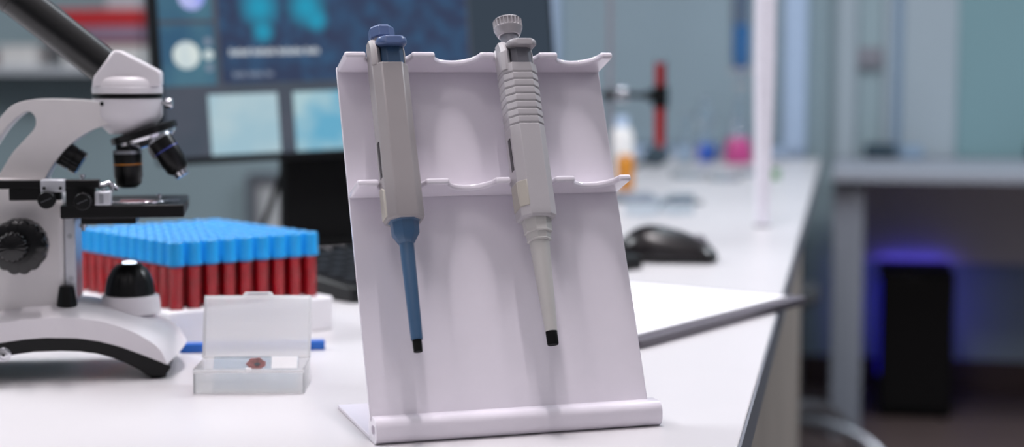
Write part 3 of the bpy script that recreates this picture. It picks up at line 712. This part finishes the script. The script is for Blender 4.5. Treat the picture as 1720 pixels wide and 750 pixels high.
def flask(name, label, loc, prof, liq, lm, cat='flask', sc=1.15):
    t = thing(name, label, cat, loc=loc)
    prof = [(r * sc, z * sc) for r, z in prof]; liq = [(r * sc, z * sc) for r, z in liq]
    MB().lathe(prof, None, 28, cap=False).build('glass_body', M['glass'], t)
    MB().lathe(liq, None, 24).build('liquid', lm, t)
    return t
flask('round_flask', 'round clear flask with blue liquid at the far end of bench', (.556, 4.74, TZ), [(.001, .001), (.030, .0012), (.036, .012), (.037, .030), (.032, .055), (.018, .075), (.014, .085), (.026, .100), (.030, .118), (.024, .136), (.014, .150), (.014, .168), (.017, .170)], [(.001, .002), (.028, .0022), (.0345, .012), (.0355, .030), (.033, .045)], M['blue_liquid'])
flask('conical_flask', 'conical flask of magenta liquid beside the blue flask far back', (.640, 4.66, TZ), [(.001, .001), (.040, .0012), (.043, .008), (.036, .045), (.022, .095), (.014, .115), (.013, .150), (.016, .152)], [(.001, .002), (.038, .0022), (.0412, .009), (.034, .048), (.030, .058)], M['pink_liquid'], sc=1.25)
flask('round_flask', 'empty round clear flask standing left of the blue flask', (.485, 4.60, TZ), [(.001, .001), (.018, .0012), (.030, .016), (.034, .034), (.030, .052), (.016, .068), (.012, .078), (.012, .125), (.015, .127)], [(.001, .0025), (.017, .003), (.026, .012), (.028, .017)], M['glass'])
sf = thing('dropping_funnel', 'glass column of deep blue liquid hanging above the magenta flask', 'funnel', loc=(.652, 4.72, TZ))
MB().lathe([(.004, .170), (.004, .225), (.012, .245), (.028, .275), (.031, .300), (.031, .56), (.033, .562)], None, 24, cap=False).build('glass_body', M['glass'], sf)
MB().lathe([(.004, .252), (.0265, .280), (.030, .302), (.030, .392)], None, 22).build('blue_liquid', M['deep_blue_liquid'], sf)
MB().lathe([(.0295, .394), (.0295, .55)], None, 20).build('filter_core', mat('slate_filter', (84, 100, 122), .5), sf)
MB().tube([(-.020, 0, .218), (.020, 0, .218)], .005, 10).build('stopcock', M['grey_lt'], sf)
fs_ = thing('retort_stand', 'thin steel stand holding the blue glass column behind the pole', 'retort stand', loc=(.735, 4.78, TZ))
MB().lathe([(.005, .01), (.005, .60)], None, 14).build('rod', M['steel'], fs_)
MB().prism(rrect(-.04, .04, -.06, .06, .006), 0, .010, lambda x, y, d: (x, y, d)).build('base_plate', M['grey_mid'], fs_)
b = MB(); b.tube([(0, 0, .262), (-.040, -.032, .262), (-.050, -.040, .262)], .004, 10)
b.ring_prism([(.037 * cos(2 * pi * k / 24), .037 * sin(2 * pi * k / 24)) for k in range(24)], [(.0318 * cos(2 * pi * k / 24), .0318 * sin(2 * pi * k / 24)) for k in range(24)], .257, .267, lambda x, y, d: Vector((x - .083, y - .06, d)))
b.build('ring_clamp', M['grey_lt'], fs_)

am = thing('amber_bottle', 'amber bottle on the bench just behind the rack', 'bottle', loc=(.246, 3.574, TZ))
MB().lathe([(.001, .0), (.017, .0), (.0195, .003), (.0195, .066), (.016, .076), (.010, .080)], None, 24).build('body', M['amber'], am)
MB().lathe([(.011, .0795), (.0125, .080), (.0125, .093), (.011, .095)], None, 24).build('cap', M['carton'], am)
wbt = thing('plastic_bottle', 'white plastic bottle standing behind the amber bottle', 'bottle', loc=(.256, 3.86, TZ))
MB().lathe([(.001, 0), (.026, 0), (.029, .004), (.029, .105), (.024, .122), (.013, .130)], None, 24).build('body', M['carton'], wbt)
MB().lathe([(.0145, .1295), (.0155, .130), (.0155, .152), (.014, .154)], None, 24).build('cap', M['frame_blue'], wbt)
dt = thing('rubber_bulb', 'dark teal rubber bulb lying beside the white plastic bottle', 'bulb', loc=(.365, 4.35, TZ))
MB().lathe([(.004, -.050), (.007, -.045), (.008, -.020), (.024, .0), (.030, .020), (.026, .040), (.010, .052), (.001, .054)], Matrix.Translation((0, 0, .030)) @ Matrix.Rotation(radians(62), 4, 'Y') @ Matrix.Rotation(.3, 4, 'X'), 24).build('bulb_body', M['teal_dark'], dt)
for k, (x, y, r, hh, lab) in enumerate(((.507, 3.92, .038, .016, 'shallow clear petri dish left of the pole on the bench'), (.430, 4.02, .042, .014, 'shallow clear petri dish farther left, near the amber bottle'), (.60, 4.12, .036, .015, 'shallow clear petri dish nearest the magenta flask'))):
    pd = thing('petri_dish', lab, 'petri dish', loc=(x, y, TZ), group='petri dishes at far end of bench')
    MB().lathe([(.001, .0), (r, .0), (r, hh), (r - .0015, hh), (r - .0015, .002), (.001, .002)], None, 32).build('dish', M['glass'], pd)
    MB().lathe([(.001, hh + .003), (r + .002, hh + .003), (r + .002, hh - .006), (r + .0008, hh - .006), (r + .0006, hh + .0015), (.001, hh + .0015)], None, 32).build('lid', M['frost'], pd)
sg = thing('safety_glasses', 'clear safety glasses with dark arms lying behind the mouse', 'glasses', loc=(.262, 2.93, TZ), rz=.35)
b = MB()
for s in (-1, 1):
    b.tube(smooth_path([(s * .068, 0, .032), (s * .070, .05, .030), (s * .066, .10, .022), (s * .060, .125, .004)], 5), .003, 8)
b.build('temple_arms', M['teal_dark'], sg)
b = MB(); rings = []
for k in range(13):
    a = -1 + k / 6
    y = -.012 * (1 - a * a); hh = .020 - .006 * max(0, 1 - abs(a) * 4)
    rings.append([Vector((a * .068, y, .002 + (.042 - .002) / 2 - hh)), Vector((a * .068, y - .002, .002 + (.042 - .002) / 2 - hh)), Vector((a * .068, y - .002, .022 + hh)), Vector((a * .068, y, .022 + hh))])
b.loft(rings); b.build('lens_shield', M['glass'], sg)
bk = thing('memo_pad', 'small dark memo pad on the bench left of the pole', 'pad', loc=(.336, 3.23, TZ), rz=.3)
MB().box((-.028, -.035, 0), (.028, .035, .006)).build('cover', M['teal_dark'], bk, .001)
MB().box((-.027, -.034, .0061), (.024, .034, .0080)).build('pages', M['desk'], bk)
gp = thing('bottle_stopper', 'small green stopper on the bench just right of the pole', 'stopper', loc=(.637, 3.99, TZ))
MB().lathe([(.012, 0), (.013, .001), (.012, .020), (.010, .022)], None, 24, mod=lambda k, i, n: .95 if i % 2 else 1).build('cap_body', M['green'], gp)

# ------------------------------------------------------------------ shelf on back wall, left
sh = thing('wall_shelf', 'white wall shelf behind the microscope eyepiece', 'shelf', ROOM.copy())
MB().box((-3.3, WB - .25, 1.000), (-2.26, WB - .001, 1.028)).build('shelf_board', M['shelf_white'], sh, .002)
for a in (-3.1, -2.4):
    MB().prism([(WB - .001, 1.0), (WB - .20, 1.0), (WB - .001, .86)], a, a + .02, lambda y, z, d: (d, y, z)).build('bracket', M['wall_light'], sh)
def shelf_box(name, label, cat, a0, a1, b0, b1, z0, parts):
    t = thing(name, label, cat, ROOM @ Matrix.Translation(((a0 + a1) / 2, (b0 + b1) / 2, z0)))
    w, d = (a1 - a0) / 2, (b1 - b0) / 2
    for nm, m_, k0, k1, e in parts:
        MB().prism(rrect(-w - e, w + e, -d - e, d + e, .01), k0, k1, lambda x, y, q: (x, y, q)).build(nm, m_, t, .003)
ZS = 1.028
shelf_box('storage_box', 'low white card box under the red-lidded container on the shelf', 'box', -2.56, -2.28, WB - .24, WB - .05, ZS, [('body', M['carton'], 0, .056, 0), ('lid', M['carton'], .0562, .068, .003)])
shelf_box('lidded_container', 'wide red-lidded container with maroon contents on the shelf', 'container', -2.60, -2.29, WB - .23, WB - .06, ZS + .068, [('contents', M['maroon'], 0, .020, 0), ('body', M['haze_box'], .0202, .062, .002), ('lid', M['red_lid'], .0622, .118, .006)])
shelf_box('storage_box', 'white card box standing on top of the red lid', 'box', -2.42, -2.30, WB - .20, WB - .08, ZS + .186, [('body', M['shelf_white'], 0, .05, 0), ('lid', M['carton'], .0502, .060, .003)])
shelf_box('storage_box', 'white card box behind the black eyepiece tube', 'box', -2.80, -2.66, WB - .22, WB - .06, ZS, [('body', M['carton'], 0, .058, 0), ('lid', M['carton'], .0582, .070, .003)])
shelf_box('storage_box', 'pinkish grey carton at the shelf end beyond eyepiece tube', 'box', -2.93, -2.84, WB - .22, WB - .08, ZS, [('body', mat('rose_card', (190, 160, 166), .7), 0, .05, 0), ('lid', M['shelf_white'], .0502, .058, .002)])

# ------------------------------------------------------------------ far desk on the right
ds = thing('office_desk', 'grey desk against the far wall above the computer tower', 'desk', ROOM.copy())
MB().box((-.030, 4.53, .712), (2.4, WB - .07, .742)).build('desk_top', M['desk'], ds, .003)
MB().box((-.028, 4.58, 0), (.055, WB - .10, .711)).build('side_panel', M['desk_leg'], ds, .003)
MB().box((2.3, 4.58, 0), (2.38, WB - .10, .711)).build('side_panel', M['desk_leg'], ds, .003)
MB().box((.056, WB - .12, .42), (2.29, WB - .10, .711)).build('back_panel', M['desk_back'], ds, .002)
pc = thing('computer_tower', 'black computer tower with blue side lights under the far desk', 'computer', ROOM @ Matrix.Translation((.215, 4.88, 0)))
MB().box((-.105, 0, .012), (.105, .32, .43)).build('case', M['black_matte'], pc, .006)
MB().box((-.100, -.008, .03), (.100, .001, .42)).build('front_panel', M['black'], pc, .004)
MB().box((-.1075, .05, .12), (-.1052, .075, .40)).build('light_strip', M['led_blue'], pc)
MB().box((.092, .3202, .10), (.1045, .324, .42)).build('light_strip', M['led_back'], pc)
MB().box((-.1045, .3202, .10), (-.092, .324, .42)).build('light_strip', M['led_back'], pc)
MB().box((-.085, .3202, .41), (.085, .324, .42)).build('light_strip', M['led_back'], pc)
for s in (-1, 1):
    for y in (.03, .28): MB().lathe([(.015, 0), (.015, .012)], Matrix.Translation((s * .08, y, 0)), 16).build('foot', M['black_matte'], pc)
for a0, a1, b0, z1, lab, mm in ((.060, .155, 5.18, .046, 'low dark device at the left end of far desk', 'teal_dark'), (.17, .235, 5.18, .040, 'low grey-blue device second from the left end of far desk', 'wall_blue'), (.545, .80, 5.16, .050, 'long dark green box at the right end of far desk', 'teal_dark')):
    t = thing('desk_device', lab, 'device', ROOM @ Matrix.Translation((a0, b0, .742)))
    MB().box((0, 0, .003), (a1 - a0, .09, z1)).build('case', M[mm], t, .004)
    MB().box((.006, .006, 0), (a1 - a0 - .006, .084, .003)).build('base', M['black_matte'], t)
pl = MB().box((.036, WB - .052, 1.02), (.112, WB - .0305, 1.085)).build('switch_plate', M['grey_mid'], None, .004); pl.matrix_world = ROOM
tag(pl, 'grey switch plate on the wall panel above the far desk', 'switch')
# stool tucked under the bench, one curved foot showing
stl = thing('swivel_stool', 'grey metal stool tucked under the bench with curved feet on floor', 'stool', loc=(.60, 4.06, 0))
MB().lathe([(.02, .10), (.02, .43)], None, 20).build('column', M['steel'], stl)
MB().lathe([(.05, .43), (.155, .44), (.165, .455), (.160, .480), (.12, .488), (.001, .490)], None, 32).build('seat', M['grey_dk'], stl)
for k in range(5):
    a = radians(38 + 72 * k)
    dv = Vector((cos(a), sin(a), 0))
    pts = [dv * .02 + Vector((0, 0, .155)), dv * .16 + Vector((0, 0, .158)), dv * .28 + Vector((0, 0, .135)), dv * .36 + Vector((0, 0, .075)), dv * .40 + Vector((0, 0, .014))]
    MB().tube(smooth_path(pts, 6), .014, 12).build('leg', M['steel'], stl)

# ------------------------------------------------------------------ lights
def area(loc, sx, sy, e, rgb=(255, 248, 252), rz=-RR, tilt=(0, 0)):
    l = bpy.data.lights.new('ceiling_or_fill_lamp', 'AREA'); l.shape = 'RECTANGLE'; l.size = sx; l.size_y = sy; l.energy = e; l.color = lin(rgb)[:3]
    o = bpy.data.objects.new('ceiling_or_fill_lamp', l); COL.objects.link(o); o.location = loc; o.rotation_euler = (tilt[0], tilt[1], rz)
    return o
area((-.135, 1.48, 2.85), .05, .95, 41, rz=.3051)
area(rm(-.30, .05, 2.85), .35, .45, 6)
area(rm(-.2, -1.3, 2.85), .6, 1.2, 6)  # added front fill from behind the camera, lifts the rack panel
area(rm(-1.9, -.8, 2.85), .6, 1.2, 6)  # added front-left fill for the microscope's near side
area(rm(-.10, 2.80, 2.85), .3, 1.1, 10, (236, 246, 255))
area(rm(.0, 4.2, 2.85), .6, 1.0, 8, (222, 241, 255))
area(rm(-2.5, 1.9, 2.85), .5, 1.2, 84, (246, 250, 255))  # added fill: brightens the left back wall, set back to shorten the shelf shadow
area(rm(1.5, 3.1, 2.85), .3, 1.2, 76, (240, 247, 255))  # added fill for the right-hand wall and far desk
# added ambient fill: world gradient stands in for ceiling glow, dimmer towards the horizon
w = bpy.data.worlds.new('ambient_fill'); SC.world = w; w.use_nodes = True
nt = w.node_tree; bg = nt.nodes['Background']
tc = nt.nodes.new('ShaderNodeTexCoord'); sx = nt.nodes.new('ShaderNodeSeparateXYZ'); rp = nt.nodes.new('ShaderNodeValToRGB')
nt.links.new(tc.outputs['Generated'], sx.inputs[0]); nt.links.new(sx.outputs['Z'], rp.inputs['Fac']); nt.links.new(rp.outputs['Color'], bg.inputs['Color'])
rp.color_ramp.elements[0].position = .05; rp.color_ramp.elements[0].color = (.13, .13, .145, 1)
rp.color_ramp.elements[1].position = .55; rp.color_ramp.elements[1].color = (.36, .345, .37, 1)
bg.inputs['Strength'].default_value = 1.0

# ------------------------------------------------------------------ camera
cam = bpy.data.cameras.new('camera'); co = bpy.data.objects.new('camera', cam); COL.objects.link(co)
co.location = (0, 0, TZ + .254); co.rotation_euler = (pi / 2 - .0908, 0, 0)
cam.sensor_width = 36; cam.lens = 57.964; cam.clip_start = .05; cam.clip_end = 50
cam.dof.use_dof = True; cam.dof.focus_distance = 1.20; cam.dof.aperture_fstop = 3.7; cam.dof.aperture_blades = 0
SC.camera = co
SC.view_settings.view_transform = 'Standard'; SC.view_settings.look = 'None'
SC.view_settings.exposure = -0.18; SC.view_settings.gamma = 1.0; SC.view_settings.use_curve_mapping = False
SC.cycles.use_denoising = True
SC.cycles.transparent_max_bounces = 24; SC.cycles.max_bounces = 10
SC.render.film_transparent = False
